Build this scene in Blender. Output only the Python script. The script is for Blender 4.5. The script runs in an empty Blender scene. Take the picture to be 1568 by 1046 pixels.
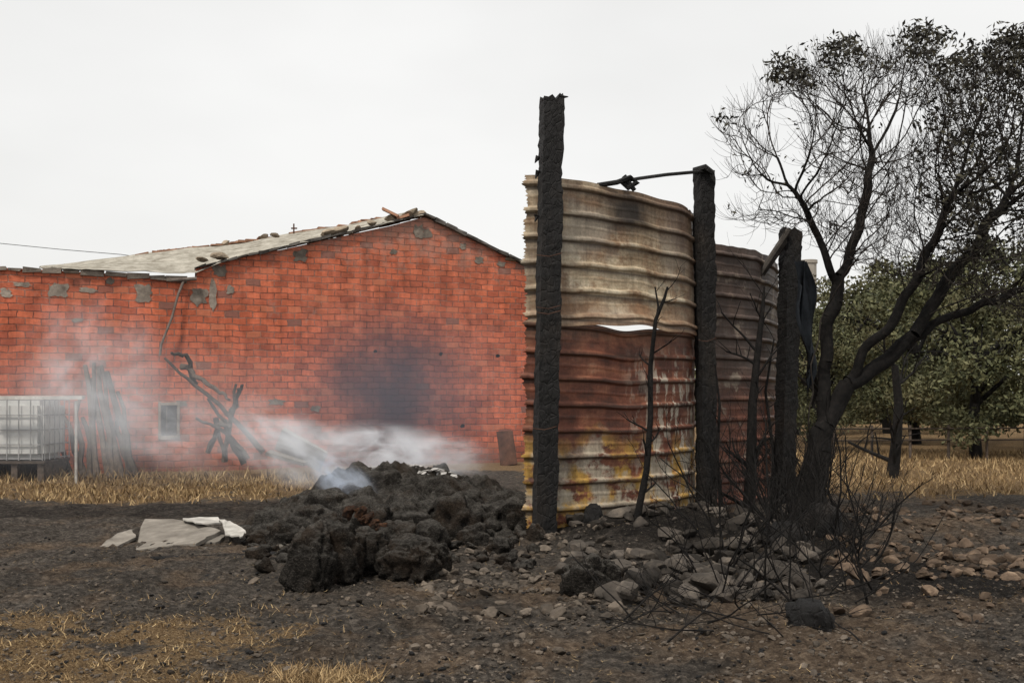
import bpy, bmesh, math, random
import numpy as np
from mathutils import Vector, noise, kdtree, Matrix
random.seed(7); np.random.seed(7)
F=1524.0; H=1.6; CX=784.0; HY=610.0
scene=bpy.context.scene
def P(px,py,Y): return Vector(((px-CX)/F*Y, Y, H-(py-HY)/F*Y))
def GY(py): return H*F/(py-HY)
def sm(a,b,x):
    t=min(1,max(0,(x-a)/(b-a))); return t*t*(3-2*t)
# ------------------------------------------------------------ node helpers
class M:
    def __init__(s,name,rough=0.9,spec=0.2):
        s.m=bpy.data.materials.new(name); s.m.use_nodes=True; s.nt=s.m.node_tree
        s.b=s.nt.nodes['Principled BSDF']; s.b.inputs['Roughness'].default_value=rough
        s.b.inputs['Specular IOR Level'].default_value=spec
        s.tc=s.nt.nodes.new('ShaderNodeTexCoord'); s.obj=s.tc.outputs['Object']
    def n(s,t): return s.nt.nodes.new(t)
    def l(s,a,b): s.nt.links.new(a,b)
    def mp(s,scale=(1,1,1),loc=(0,0,0),src=None):
        n=s.n('ShaderNodeMapping'); n.inputs['Scale'].default_value=scale; n.inputs['Location'].default_value=loc
        s.l(src or s.obj,n.inputs['Vector']); return n.outputs[0]
    def noise(s,scale,detail=6,rough=.6,vec=None,dist=0):
        n=s.n('ShaderNodeTexNoise'); n.inputs['Scale'].default_value=scale; n.inputs['Detail'].default_value=detail
        n.inputs['Roughness'].default_value=rough; n.inputs['Distortion'].default_value=dist
        s.l(vec or s.obj,n.inputs['Vector']); return n.outputs['Fac']
    def voro(s,scale,vec=None,feat='F1',out='Distance'):
        n=s.n('ShaderNodeTexVoronoi'); n.feature=feat; n.inputs['Scale'].default_value=scale
        s.l(vec or s.obj,n.inputs['Vector']); return n.outputs[out]
    def ramp(s,fac,stops):
        n=s.n('ShaderNodeValToRGB'); e=n.color_ramp.elements
        while len(e)<len(stops): e.new(.5)
        for i,(p,c) in enumerate(stops):
            e[i].position=p
            if not isinstance(c,(tuple,list)): c=(c,c,c)
            e[i].color=(*c,1)
        s.l(fac,n.inputs['Fac']); return n.outputs['Color']
    def mix(s,fac,a,b,mode='MIX'):
        n=s.n('ShaderNodeMix'); n.data_type='RGBA'; n.blend_type=mode
        for v,i in ((fac,0),(a,6),(b,7)):
            if isinstance(v,(int,float)): n.inputs[i].default_value=v
            elif isinstance(v,tuple): n.inputs[i].default_value=(*v,1)
            else: s.l(v,n.inputs[i])
        return n.outputs[2]
    def math(s,op,a,b=0.0,clamp=False):
        n=s.n('ShaderNodeMath'); n.operation=op; n.use_clamp=clamp
        for v,i in ((a,0),(b,1)):
            if isinstance(v,(int,float)): n.inputs[i].default_value=v
            else: s.l(v,n.inputs[i])
        return n.outputs[0]
    def rng(s,x,a,b,c=0,d=1):
        n=s.n('ShaderNodeMapRange'); s.l(x,n.inputs[0])
        for i,v in enumerate((a,b,c,d)): n.inputs[i+1].default_value=v
        return n.outputs[0]
    def sep(s,src=None):
        n=s.n('ShaderNodeSeparateXYZ'); s.l(src or s.obj,n.inputs[0]); return n.outputs
    def isl(s):
        return s.n('ShaderNodeNewGeometry').outputs['Random Per Island']
    def up(s,a,b):
        g_=s.n('ShaderNodeNewGeometry'); z=s.sep(g_.outputs['Normal'])[2]; return s.ramp(z,[(a,0),(b,1)])
    def spot(s,c,r):
        x,y,z=s.sep(); t=None
        for v,cc,rr in zip((x,y,z),c,r):
            d=s.math('DIVIDE',s.math('SUBTRACT',v,cc),rr); d=s.math('MULTIPLY',d,d); t=d if t is None else s.math('ADD',t,d)
        return s.math('SQRT',t)
    def col(s,c):
        if isinstance(c,tuple): s.b.inputs['Base Color'].default_value=(*c,1)
        else: s.l(c,s.b.inputs['Base Color'])
        return s
    def bump(s,h,strength=.5,dist=.02):
        n=s.n('ShaderNodeBump'); n.inputs['Strength'].default_value=strength; n.inputs['Distance'].default_value=dist
        s.l(h,n.inputs['Height']); s.l(n.outputs[0],s.b.inputs['Normal']); return s
# ------------------------------------------------------------ mesh helpers
def mkobj(name,V,Fc,mat,parent=None,smooth=False):
    me=bpy.data.meshes.new(name); me.from_pydata([tuple(v) for v in V],[],[tuple(f) for f in Fc]); me.update()
    if mat is not None: me.materials.append(mat.m if isinstance(mat,M) else mat)
    if smooth: me.polygons.foreach_set('use_smooth',[True]*len(me.polygons))
    o=bpy.data.objects.new(name,me); scene.collection.objects.link(o)
    if parent: o.parent=parent
    return o
def npobj(name,V,Fc,mat,parent=None,smooth=False):
    V=np.asarray(V,dtype=np.float32); Fc=np.asarray(Fc,dtype=np.int32); k=Fc.shape[1]
    me=bpy.data.meshes.new(name); me.vertices.add(len(V)); me.vertices.foreach_set('co',V.ravel())
    me.loops.add(Fc.size); me.loops.foreach_set('vertex_index',Fc.ravel())
    me.polygons.add(len(Fc)); me.polygons.foreach_set('loop_start',np.arange(0,Fc.size,k,dtype=np.int32))
    me.polygons.foreach_set('loop_total',np.full(len(Fc),k,dtype=np.int32))
    if smooth: me.polygons.foreach_set('use_smooth',np.ones(len(Fc),dtype=bool))
    me.update(calc_edges=True); me.validate()
    me.materials.append(mat.m)
    o=bpy.data.objects.new(name,me); scene.collection.objects.link(o)
    if parent: o.parent=parent
    return o
def empty(name,loc=(0,0,0)):
    o=bpy.data.objects.new(name,None); o.location=loc; scene.collection.objects.link(o); return o
class Acc:
    def __init__(s): s.V=[]; s.F=[]
    def add(s,V,Fc):
        b=len(s.V); s.V+= [tuple(v) for v in V]; s.F+=[tuple(b+i for i in f) for f in Fc]
    def box(s,c,sx,sy,sz,rot=None,jit=0):
        Vs=[]
        for x in(-1,1):
            for y in(-1,1):
                for z in(-1,1):
                    v=Vector((x*sx/2,y*sy/2,z*sz/2))
                    if jit: v+=Vector((random.uniform(-1,1),random.uniform(-1,1),random.uniform(-1,1)))*jit
                    if rot is not None: v=rot@v
                    Vs.append(Vector(c)+v)
        s.add(Vs,[(0,1,3,2),(4,6,7,5),(0,4,5,1),(2,3,7,6),(0,2,6,4),(1,5,7,3)])
    def tube(s,pts,rads,n=6,jit=0):
        pts=[Vector(p) for p in pts]; Vs=[];Fs=[]
        for i,p in enumerate(pts):
            d=(pts[min(i+1,len(pts)-1)]-pts[max(i-1,0)]).normalized()
            a=d.cross(Vector((0.1,1,0.2))).normalized(); b=d.cross(a)
            for k in range(n):
                t=2*math.pi*k/n; r=rads[i]*(1+random.uniform(-jit,jit))
                Vs.append(p+a*math.cos(t)*r+b*math.sin(t)*r)
        for i in range(len(pts)-1):
            for k in range(n):
                Fs.append((i*n+k,i*n+(k+1)%n,(i+1)*n+(k+1)%n,(i+1)*n+k))
        Fs.append(tuple(range(n))); Fs.append(tuple((len(pts)-1)*n+k for k in range(n))[::-1])
        s.add(Vs,Fs)
    def obj(s,name,mat,parent=None,smooth=False): return mkobj(name,s.V,s.F,mat,parent,smooth)
def ico(sub):
    bm=bmesh.new(); bmesh.ops.create_icosphere(bm,subdivisions=sub,radius=1)
    V=[v.co.copy() for v in bm.verts]; Fc=[tuple(v.index for v in f.verts) for f in bm.faces]; bm.free(); return V,Fc
ICO={k:ico(k) for k in (1,2,3,4,5)}
def segs(name,P0,P1,R0,R1,n,mat,parent=None):
    P0=np.array(P0,dtype=float);P1=np.array(P1,dtype=float);R0=np.array(R0);R1=np.array(R1)
    d=P1-P0; L=np.linalg.norm(d,axis=1,keepdims=True)+1e-9; d/=L
    a=np.cross(d,np.tile([[.13,.97,.2]],(len(d),1))); a/=np.linalg.norm(a,axis=1,keepdims=True)+1e-9; b=np.cross(d,a)
    P1=P1+d*np.minimum(R1[:,None]*.3,.01)
    rings=[]
    for (Pp,R) in((P0,R0),(P1,R1)):
        for k in range(n):
            t=2*math.pi*k/n; rings.append(Pp+(a*math.cos(t)+b*math.sin(t))*R[:,None])
    V=np.stack(rings,axis=1).reshape(-1,3); N=len(P0)
    base=(np.arange(N)*2*n)[:,None]
    Fs=[]
    for k in range(n):
        Fs.append(base+np.array([[k,(k+1)%n,n+(k+1)%n,n+k]]))
    return npobj(name,V,np.concatenate(Fs,0),mat,parent,smooth=True)
def leaves(name,C,size,mat,parent=None,elong=1.6,updir=None):
    C=np.array(C,dtype=float);N=len(C)
    a=np.random.normal(size=(N,3)); a/=np.linalg.norm(a,axis=1,keepdims=True)
    t=np.random.normal(size=(N,3)); b=np.cross(a,t); b/=np.linalg.norm(b,axis=1,keepdims=True)
    s=(size*np.random.uniform(.6,1.3,size=N))[:,None]
    V=np.stack([C-a*s*elong*.5,C+b*s*.35,C+a*s*elong*.5,C-b*s*.35],axis=1).reshape(-1,3)
    Fs=np.arange(4*N).reshape(-1,4)
    return npobj(name,V,Fs,mat,parent)
def blades(name,C,h,mat,w=.006,lean=.5,parent=None):
    C=np.array(C,dtype=float);N=len(C); h=np.array(h)
    th=np.random.uniform(0,2*math.pi,N); d=np.stack([np.cos(th),np.sin(th),np.zeros(N)],1)
    l=np.random.normal(size=(N,3))*lean; l[:,2]=1; l/=np.linalg.norm(l,axis=1,keepdims=True)
    ww=(w*np.random.uniform(.6,1.6,N))[:,None]
    m=C+l*h[:,None]*.55; tip=C+l*h[:,None]+np.random.normal(size=(N,3))*h[:,None]*.15
    V=np.stack([C-d*ww,C+d*ww,m+d*ww*.6,m-d*ww*.6,tip+d*ww*.1,tip-d*ww*.1],axis=1).reshape(-1,3)
    b=(np.arange(N)*6)[:,None]
    Fs=np.concatenate([b+np.array([[0,1,2,3]]),b+np.array([[3,2,4,5]])],0)
    return npobj(name,V,Fs,mat,parent)
# ------------------------------------------------------------ ground height + masks
def gh(x,y):
    z=0.0
    if y<60 and abs(x)<40:
        z+=.05*noise.noise(Vector((x*.35,y*.35,0)))
        if y<22:
            z+=.04*noise.noise(Vector((x*1.6,y*1.6,3)))+.03*noise.noise(Vector((x*4,y*4,5)))+.026*noise.noise(Vector((x*9,y*9,8)))
            if y<13: z+=.028*abs(noise.noise(Vector((x*17,y*17,2))))+.014*noise.noise(Vector((x*34,y*34,2)))
        d=math.hypot((x-1.9)/1.9,(y-11.3)/1.5); z+=.28*(1-sm(.2,1.1,d))
        d=math.hypot((x+1.5)/2.0,(y-12.6)/1.7); z+=.15*(1-sm(.2,1.1,d))
        d=math.hypot((x-5.5)/2.6,(y-12.5)/1.4); z+=.12*(1-sm(.2,1.1,d))
    return z
def proj(x,y):
    y=max(y,.5); return CX+F*x/y, HY+F*H/y
def masks(x,y):
    px,py=proj(x,y)
    n=noise.noise(Vector((x*.8,y*.8,1)))*.5; n2=noise.noise(Vector((x*2.6,y*2.6,9)))
    st=0.0
    if y>14.6:
        if x<-.5: st=max(st,sm(14.9,16.4,y+n*2.2)*(1-sm(-3.6,-1.8,x)*.85)*(.72+n2*.5))
        if x>3.5: st=max(st,sm(15.2,17.5,y+n*2)*(.85+n2*.4))
        if y>22: st=max(st,.85)
    if y<8.4: st=max(st,(1-sm(-2.4,-1.1,x+n*1.8))*(1-sm(6.4,7.9,y+n*2.0))*(.68+n2*.7))
    if y<6.4: st=max(st,.8*(1-sm(.1,.7,math.hypot(x+1.1,(y-5.6))+n*.5)))
    dirt=sm(-.2,.5,n+n2*.35+.15*(px>800 and py>900)+.08*(py>960))
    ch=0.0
    ch=max(ch,1-sm(.3,1.2,math.hypot((x-3.6)/1.7,(y-8.9)/1.5)+n*.5))  # tree's cast shadow painted into the colour here, over burnt ground
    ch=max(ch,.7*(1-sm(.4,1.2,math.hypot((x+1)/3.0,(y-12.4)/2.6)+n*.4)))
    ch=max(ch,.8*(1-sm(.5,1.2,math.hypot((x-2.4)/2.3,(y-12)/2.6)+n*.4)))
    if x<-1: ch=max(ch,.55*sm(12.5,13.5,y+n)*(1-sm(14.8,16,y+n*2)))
    return min(1,max(0,st)),dirt,ch
xo=7.2+np.cumsum(np.geomspace(.03,26,110))
xs=np.concatenate([-xo[::-1],np.linspace(-7.2,7.2,560),xo])
ys=np.concatenate([np.linspace(-30,3.5,14),3.5+np.cumsum(np.geomspace(.02,15,400))])
nx,ny=len(xs),len(ys)
V=[];MK=[]
for y in ys:
    for x in xs:
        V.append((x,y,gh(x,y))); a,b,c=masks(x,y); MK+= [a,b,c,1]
Fg=[(j*nx+i,j*nx+i+1,(j+1)*nx+i+1,(j+1)*nx+i) for j in range(ny-1) for i in range(nx-1)]
g=M('ground_ash_dirt',.95,.1)
at=g.n('ShaderNodeAttribute'); at.attribute_name='mk'
sp=g.n('ShaderNodeSeparateColor'); g.l(at.outputs['Color'],sp.inputs[0])
n1=g.noise(3,10,.65); n2=g.noise(14,10,.82); n3=g.noise(60,6,.8); n0=g.noise(1.1,5,.6)
ash=g.ramp(n2,[(.36,(.026,.023,.020)),(.5,(.10,.086,.073)),(.62,(.25,.215,.18))])
dirt=g.ramp(n2,[(.36,(.045,.032,.024)),(.5,(.165,.12,.085)),(.64,(.38,.29,.205))])
straw=g.ramp(n3,[(.36,(.07,.042,.022)),(.5,(.27,.175,.09)),(.62,(.52,.38,.22))])
char_shade=g.ramp(n2,[(.38,(.010,.009,.009)),(.55,(.038,.033,.029)),(.68,(.13,.11,.095))])
f1=g.math('ADD',sp.outputs[1],g.math('MULTIPLY',g.math('SUBTRACT',n1,.55),1.8)); f1=g.ramp(f1,[(.15,0),(.75,1)])
c=g.mix(f1,ash,dirt)
c=g.mix(1.0,c,g.ramp(n0,[(.3,.72),(.7,1.25)]),'MULTIPLY')
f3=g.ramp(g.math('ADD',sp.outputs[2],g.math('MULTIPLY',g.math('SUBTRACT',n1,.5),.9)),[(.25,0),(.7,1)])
c=g.mix(f3,c,char_shade)
f2=g.ramp(g.math('ADD',sp.outputs[0],g.math('MULTIPLY',g.math('SUBTRACT',g.noise(9,10,.8),.5),2.6)),[(.38,0),(.62,1)])
c=g.mix(f2,c,straw)
wf=g.ramp(g.noise(45,4,.6),[(.64,0),(.70,.75)]); c=g.mix(wf,c,(.36,.31,.25))
bf=g.ramp(g.noise(33,4,.6,g.mp((1,1,1),(5,3,1))),[(.66,0),(.71,.8)]); c=g.mix(bf,c,(.012,.011,.010))
g.col(c); g.bump(g.math('ADD',g.math('MULTIPLY',n2,1.0),g.math('MULTIPLY',n3,.5)),1.0,.12)
me=bpy.data.meshes.new('ground'); me.from_pydata(V,[],Fg); me.update(); me.materials.append(g.m)
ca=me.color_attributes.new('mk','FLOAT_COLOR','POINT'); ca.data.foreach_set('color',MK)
me.polygons.foreach_set('use_smooth',[True]*len(me.polygons))
o=bpy.data.objects.new('ground',me); scene.collection.objects.link(o)
# ------------------------------------------------------------ common materials
def simple(name,stops,scale=8,bs=.4,bd=.01,rough=.9,isl=.0,detail=8,dark=.55):
    m=M(name,rough,.2); n=m.noise(scale,detail,.65); c=m.ramp(n,stops)
    if isl: c=m.mix(1.0,c,m.ramp(m.isl(),[(0,dark),(1,1.5)]),'MULTIPLY')
    m.col(c); m.bump(m.noise(scale*4,6,.7),bs,bd); return m
m_char=M('charred_wood',.7,.35)
vv=m_char.noise(6,9,.75,m_char.mp((7,7,.9)),.4); hc=m_char.voro(1,m_char.mp((16,16,9)),'DISTANCE_TO_EDGE')
m_char.col(m_char.mix(m_char.ramp(m_char.noise(.9,5,.6),[(.52,0),(.72,.8)]),m_char.ramp(vv,[(.35,(.003,.003,.003)),(.6,(.010,.009,.009)),(.8,(.038,.034,.032))]),m_char.ramp(vv,[(.3,(.010,.008,.006)),(.7,(.05,.036,.026))])))
m_char.bump(m_char.math('ADD',m_char.math('MULTIPLY',m_char.ramp(hc,[(0,0),(.1,1)]),.3),vv),.9,.03)
m_bark=simple('burnt_bark',[(.35,(.006,.006,.006)),(.6,(.016,.014,.013)),(.8,(.045,.04,.036))],18,.8,.02)
m_twig=simple('scorched_twig',[(.3,(.014,.012,.011)),(.7,(.05,.042,.036))],9,.2,.005)
m_wood=simple('weathered_timber',[(.3,(.03,.024,.02)),(.6,(.085,.066,.053)),(.8,(.16,.13,.105))],12,.5,.01,isl=1)
m_stone=simple('rubble_stone',[(.3,(.026,.023,.020)),(.55,(.07,.06,.051)),(.75,(.15,.125,.10))],6,.6,.02,isl=1,dark=.3)
m_stone2=simple('tan_stone',[(.3,(.05,.036,.026)),(.55,(.12,.085,.06)),(.75,(.26,.19,.13))],7,.6,.02,isl=1,dark=.3)
m_clod=simple('dirt_clod',[(.3,(.05,.042,.034)),(.6,(.12,.098,.078)),(.8,(.27,.215,.165))],11,.5,.02,isl=1,dark=.3)
m_conc=simple('old_mortar',[(.3,(.11,.09,.075)),(.6,(.25,.215,.18)),(.8,(.36,.32,.27))],5,.7,.03,isl=1,dark=.6)
m_fibre=simple('fibre_cement',[(.3,(.10,.088,.075)),(.55,(.19,.172,.148)),(.8,(.34,.31,.27))],3,.4,.01,isl=1,dark=.55)
m_white=simple('pale_sheet',[(.3,(.25,.235,.21)),(.7,(.58,.56,.52))],5,.3,.01)
m_tile=simple('clay_tile',[(.3,(.16,.085,.055)),(.7,(.36,.2,.13))],6,.4,.01,isl=1)
m_rust=simple('rusty_iron',[(.3,(.04,.022,.016)),(.6,(.1,.05,.033)),(.8,(.16,.09,.06))],6,.4,.01)
m_dark=simple('dark_void',[(.3,(.006,.006,.006)),(.7,(.012,.012,.012))],6,.1,.01)
m_straw=M('dry_straw',.8,.15); m_straw.col(m_straw.ramp(m_straw.isl(),[(0,(.08,.05,.025)),(.5,(.27,.18,.09)),(1,(.50,.37,.20))]))
m_hay=M('burnt_hay',.95,.1)
hn=m_hay.noise(7,10,.75,dist=.6); hf=m_hay.noise(1,9,.82,m_hay.mp((34,34,55)),1.0)
base_=m_hay.mix(m_hay.ramp(m_hay.noise(2.2,5,.6),[(.48,0),(.66,.8)]),m_hay.ramp(hf,[(.36,(.007,.007,.006)),(.52,(.038,.034,.03)),(.66,(.17,.152,.135))]),m_hay.ramp(hf,[(.36,(.02,.015,.011)),(.6,(.12,.085,.06))]))
upf=m_hay.math('MULTIPLY',m_hay.up(.3,.9),m_hay.ramp(m_hay.noise(5,8,.75),[(.40,.1),(.58,.9)]))
m_hay.col(m_hay.mix(upf,base_,m_hay.ramp(hf,[(.38,(.06,.055,.05)),(.62,(.28,.26,.23))])))
m_hay.bump(m_hay.math('ADD',hn,m_hay.math('MULTIPLY',hf,.9)),1.0,.13)
m_ash=simple('pale_ash',[(.3,(.22,.21,.20)),(.7,(.5,.49,.47))],9,.5,.02)
# ------------------------------------------------------------ brick building
bld=empty('brick_barn')
UX,UY=.9149,.4038; KL=.4414
def wY(px):
    k=(px-CX)/F; return 25.135/(1-KL*k)
def wS(px,py):
    Y=wY(px); X=(px-CX)/F*Y; return (X+10.5)/UX, H+(HY-py)/F*Y
def wW(px,py,off=0):
    Y=wY(px); p=P(px,py,Y); return p+Vector((UY,-UX,0))*off
def L2W(s,z,off=0): return Vector((-10.5+UX*s+UY*off,20.5+UY*s-UX*off,z))
top=[(-260,392),(-120,400),(0,410),(150,418),(285,427),(300,427),(300.5,412),(345,400),(440,381),(520,363),(600,346),(648,333),(652,333),(700,357),(760,386),(820,417),(905,459)]
tops=[wS(*p) for p in top]
def topz(s):
    for a,b in zip(tops,tops[1:]):
        if a[0]<=s<=b[0]:
            t=(s-a[0])/max(1e-6,b[0]-a[0]); return a[1]+(b[1]-a[1])*t
    return tops[-1][1]
s0,s1=tops[0][0],tops[-1][0]
w0=wS(246,668); w1=wS(272,620)
ss=sorted(set([round(s0+i*.15,4) for i in range(int((s1-s0)/.15)+1)]+[s1,w0[0],w1[0],tops[5][0],tops[6][0]]))
A=Acc()
for a,b in zip(ss,ss[1:]):
    za,zb=topz(a+1e-5),topz(b-1e-5)
    if a>=w0[0]-1e-4 and b<=w1[0]+1e-4:
        A.add([(a,0,-.3),(b,0,-.3),(b,0,w0[1]),(a,0,w0[1])],[(0,1,2,3)])
        A.add([(a,0,w1[1]),(b,0,w1[1]),(b,0,zb),(a,0,za)],[(0,1,2,3)])
    else:
        A.add([(a,0,-.3),(b,0,-.3),(b,0,zb),(a,0,za)],[(0,1,2,3)])
    A.add([(a,0,za),(b,0,zb),(b,.22,zb),(a,.22,za)],[(0,1,2,3)])
zr=tops[-1][1]
A.add([(s1,0,-.3),(s1,9,-.3),(s1,9,zr),(s1,0,zr)],[(0,1,2,3)])
A.add([(s0,0,-.3),(s0,9,-.3),(s0,9,tops[0][1]),(s0,0,tops[0][1])],[(0,1,2,3)])
A.add([(s0,9,-.3),(s1,9,-.3),(s1,9,zr),(s0,9,zr-.4)],[(0,1,2,3)])
for (a,b) in (((w0[0],w0[1]),(w1[0],w0[1])),((w1[0],w0[1]),(w1[0],w1[1])),((w1[0],w1[1]),(w0[0],w1[1])),((w0[0],w1[1]),(w0[0],w0[1]))):
    A.add([(a[0],0,a[1]),(b[0],0,b[1]),(b[0],.2,b[1]),(a[0],.2,a[1])],[(0,1,2,3)])
mb=M('hollow_red_brick',.9,.15)
sx,sy,sz=mb.sep()
jit=mb.noise(1.7,3,.5); jit2=mb.noise(6,3,.6)
cb=mb.n('ShaderNodeCombineXYZ'); mb.l(mb.math('ADD',mb.math('ADD',sx,sy),mb.math('MULTIPLY',jit2,.08)),cb.inputs[0])
mb.l(mb.math('ADD',sz,mb.math('ADD',mb.math('MULTIPLY',jit,.10),mb.math('MULTIPLY',jit2,.03))),cb.inputs[1])
br=mb.n('ShaderNodeTexBrick'); mb.l(cb.outputs[0],br.inputs['Vector'])
BW,BH=.31,.145
br.inputs['Scale'].default_value=1; br.inputs['Brick Width'].default_value=BW; br.inputs['Row Height'].default_value=BH
br.inputs['Mortar Size'].default_value=.011; br.inputs['Mortar Smooth'].default_value=.5; br.inputs['Bias'].default_value=-.15
br.inputs['Color1'].default_value=(.62,.165,.085,1); br.inputs['Color2'].default_value=(.35,.092,.056,1)
mcol=mb.mix(mb.ramp(mb.noise(2.2,8,.75),[(.42,0),(.6,1)]),(.14,.06,.048),(.40,.26,.21)); mb.l(mcol,br.inputs['Mortar'])
c=br.outputs['Color']
c=mb.mix(mb.ramp(mb.noise(.45,4,.6),[(.35,.0),(.7,.5)]),c,(.52,.19,.12))
c=mb.mix(1.0,c,mb.ramp(mb.noise(2.4,10,.8),[(.32,.5),(.5,.97),(.70,1.35)]),'MULTIPLY')
c=mb.mix(1.0,c,mb.ramp(mb.noise(1,6,.7,mb.mp((5,5,.6))),[(.3,.70),(.6,1.08)]),'MULTIPLY')
b2=mb.n('ShaderNodeTexBrick'); mb.l(cb.outputs[0],b2.inputs['Vector'])
for k,v in (('Scale',1),('Brick Width',BW),('Row Height',BH),('Mortar Size',0.0),('Bias',0)): b2.inputs[k].default_value=v
b2.inputs['Color1'].default_value=(0,0,0,1); b2.inputs['Color2'].default_value=(1,1,1,1)
c=mb.mix(mb.ramp(b2.outputs['Color'],[(.970,0),(.975,.6)]),c,(.17,.12,.105))
c=mb.mix(mb.ramp(b2.outputs['Color'],[(.08,.5),(.085,0)]),c,(.22,.06,.045))
c=mb.mix(mb.ramp(b2.outputs['Color'],[(.80,0),(.805,.35),(.86,.35),(.865,0)]),c,(.66,.25,.14))
c=mb.mix(mb.ramp(mb.noise(1.5,12,.8),[(.57,0),(.66,.6)]),c,(.30,.22,.185))
tz=mb.math('ADD',mb.math('DIVIDE',sz,6.0),mb.math('MULTIPLY',mb.math('SUBTRACT',mb.noise(2.6,9,.75),.5),.8)); c=mb.mix(mb.ramp(tz,[(.80,0),(.95,.55)]),c,(.34,.24,.2))
ctr=wS(605,610)
dx=mb.math('DIVIDE',mb.math('SUBTRACT',sx,ctr[0]),2.4); dz=mb.math('DIVIDE',mb.math('SUBTRACT',sz,ctr[1]),2.5)
dd=mb.math('SQRT',mb.math('ADD',mb.math('MULTIPLY',dx,dx),mb.math('MULTIPLY',dz,dz)))
dd=mb.math('ADD',dd,mb.math('MULTIPLY',mb.math('SUBTRACT',mb.noise(.9,6,.65),.5),1.2))
c=mb.mix(mb.ramp(dd,[(.05,.95),(.45,.74),(1.0,0)]),c,(.030,.019,.024))
bz=mb.math('ADD',sz,mb.math('MULTIPLY',mb.noise(2,6,.6),.5)); c=mb.mix(mb.ramp(bz,[(.3,.6),(.8,0)]),c,(.09,.055,.04))
mb.col(c)
mb.bump(mb.math('ADD',mb.math('MULTIPLY',br.outputs['Fac'],-1.0),mb.math('MULTIPLY',mb.noise(25,6,.7),.6)),.9,.03)
wall=A.obj('walls',mb,bld); wall.location=(-10.5,20.5,0); wall.rotation_euler=(0,0,math.atan2(UY,UX))
A=Acc(); Hh=Acc()
for (x0,y0,x1,y1) in [(74,430,108,458),(205,434,235,464),(290,436,320,470),(318,428,332,482),(324,405,350,424),(448,382,472,402),(632,344,650,368),(646,350,662,366),(410,610,438,621),(268,612,288,624),(346,436,360,451),(596,381,610,391),(703,373,715,383),(726,393,741,405),(759,401,775,409),(0,441,20,458),(475,621,491,631),(331,641,351,651),(161,425,175,437),(109,487,129,494),(120,440,150,449),(20,432,50,440)]:
    N=18; cs=((x0+x1)/2,(y0+y1)/2); Vp=[]
    for k in range(N):
        t=2*math.pi*k/N; cc,sn=math.cos(t),math.sin(t); q=1/max(abs(cc),abs(sn))**.7*random.uniform(.6,1.1)
        Vp.append(wW(cs[0]+cc*q*(x1-x0)/2,cs[1]-sn*q*(y1-y0)/2,.012+random.uniform(0,.006)))
    A.add(Vp,[tuple(range(N))])
A.obj('mortar_patches',m_conc,bld)
for (x,y,r) in [(575,538,2.6),(675,542,2.8),(762,545,2.8),(708,652,3)]:
    Hh.add([wW(x+r*math.cos(2*math.pi*k/9)*random.uniform(.8,1.5),y+r*math.sin(2*math.pi*k/9)*random.uniform(.8,1.2),.004) for k in range(9)][::-1],[tuple(range(9))])
Hh.obj('putlog_holes',m_dark,bld)
A=Acc(); R=Matrix.Rotation(math.atan2(UY,UX),3,'Z')
cw=(w0[0]+w1[0])/2; ch=(w0[1]+w1[1])/2; ww=w1[0]-w0[0]; hh=w1[1]-w0[1]
for (ds,dz,a,b) in [(-ww/2-.02,0,.06,hh+.14),(ww/2+.02,0,.05,hh+.14),(0,hh/2+.03,ww-.01,.06),(0,-hh/2-.03,ww-.01,.08)]:
    A.box(L2W(cw+ds,ch+dz,.0),a,.07,b,R,.008)
A.box(L2W(cw-.04,ch,-.1),.02,.02,hh,R)
A.obj('window_frame',m_conc,bld)
mg=M('dusty_glass',.5,.4); mg.col(mg.ramp(mg.noise(4),[(.3,(.02,.022,.028)),(.7,(.06,.065,.075))]))
A=Acc(); A.add([L2W(w0[0],w0[1],-.15),L2W(w1[0],w0[1],-.15),L2W(w1[0],w1[1],-.15),L2W(w0[0],w1[1],-.15)],[(0,1,2,3)]); A.obj('window_glass',mg,bld)
A=Acc(); s=s0
while s<wS(286,420)[0]:
    L=random.uniform(.2,.6); z=topz(min(s+L/2,tops[5][0]-.01)); A.box(L2W(s+L/2,z-.02,-.08),L*random.uniform(.9,1),.28,random.uniform(.06,.15),R,.025); s+=L
A.obj('wall_coping',m_conc,bld)
A=Acc()
def verge(pa,pb,n,h,off=.03):
    for i in range(n):
        a=i/n;b=(i+1)/n
        sa,za=wS(pa[0]+(pb[0]-pa[0])*a,pa[1]+(pb[1]-pa[1])*a); sb,zb=wS(pa[0]+(pb[0]-pa[0])*b,pa[1]+(pb[1]-pa[1])*b)
        ang=math.atan2(zb-za,sb-sa); Lg=math.hypot(sb-sa,zb-za)
        A.box(L2W((sa+sb)/2,(za+zb)/2+h/2,-.08),Lg*.985,.42,h*random.uniform(.7,1.3),R@Matrix.Rotation(-ang,3,'Y'),.018)
verge((648,331),(905,457),16,.07); verge((300,412),(648,331),22,.05)
A.obj('verge_slabs',simple('dark_verge',[(.3,(.04,.036,.033)),(.7,(.13,.12,.11))],6,.4,.01,isl=1),bld)
fr=[(95,412),(150,416),(250,419),(300,418),(345,398),(440,378),(520,361),(600,342),(648,328)]
bk=[(60,410),(100,405),(230,388),(350,374),(440,359),(520,347),(600,330),(625,326),(648,325)]
def interp(L,t):
    u=t*(len(L)-1); i=min(int(u),len(L)-2); f=u-i; return tuple(L[i][k]*(1-f)+L[i+1][k]*f for k in (0,1))
nr,nc=70,120; Vr=[];Fr=[]
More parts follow.
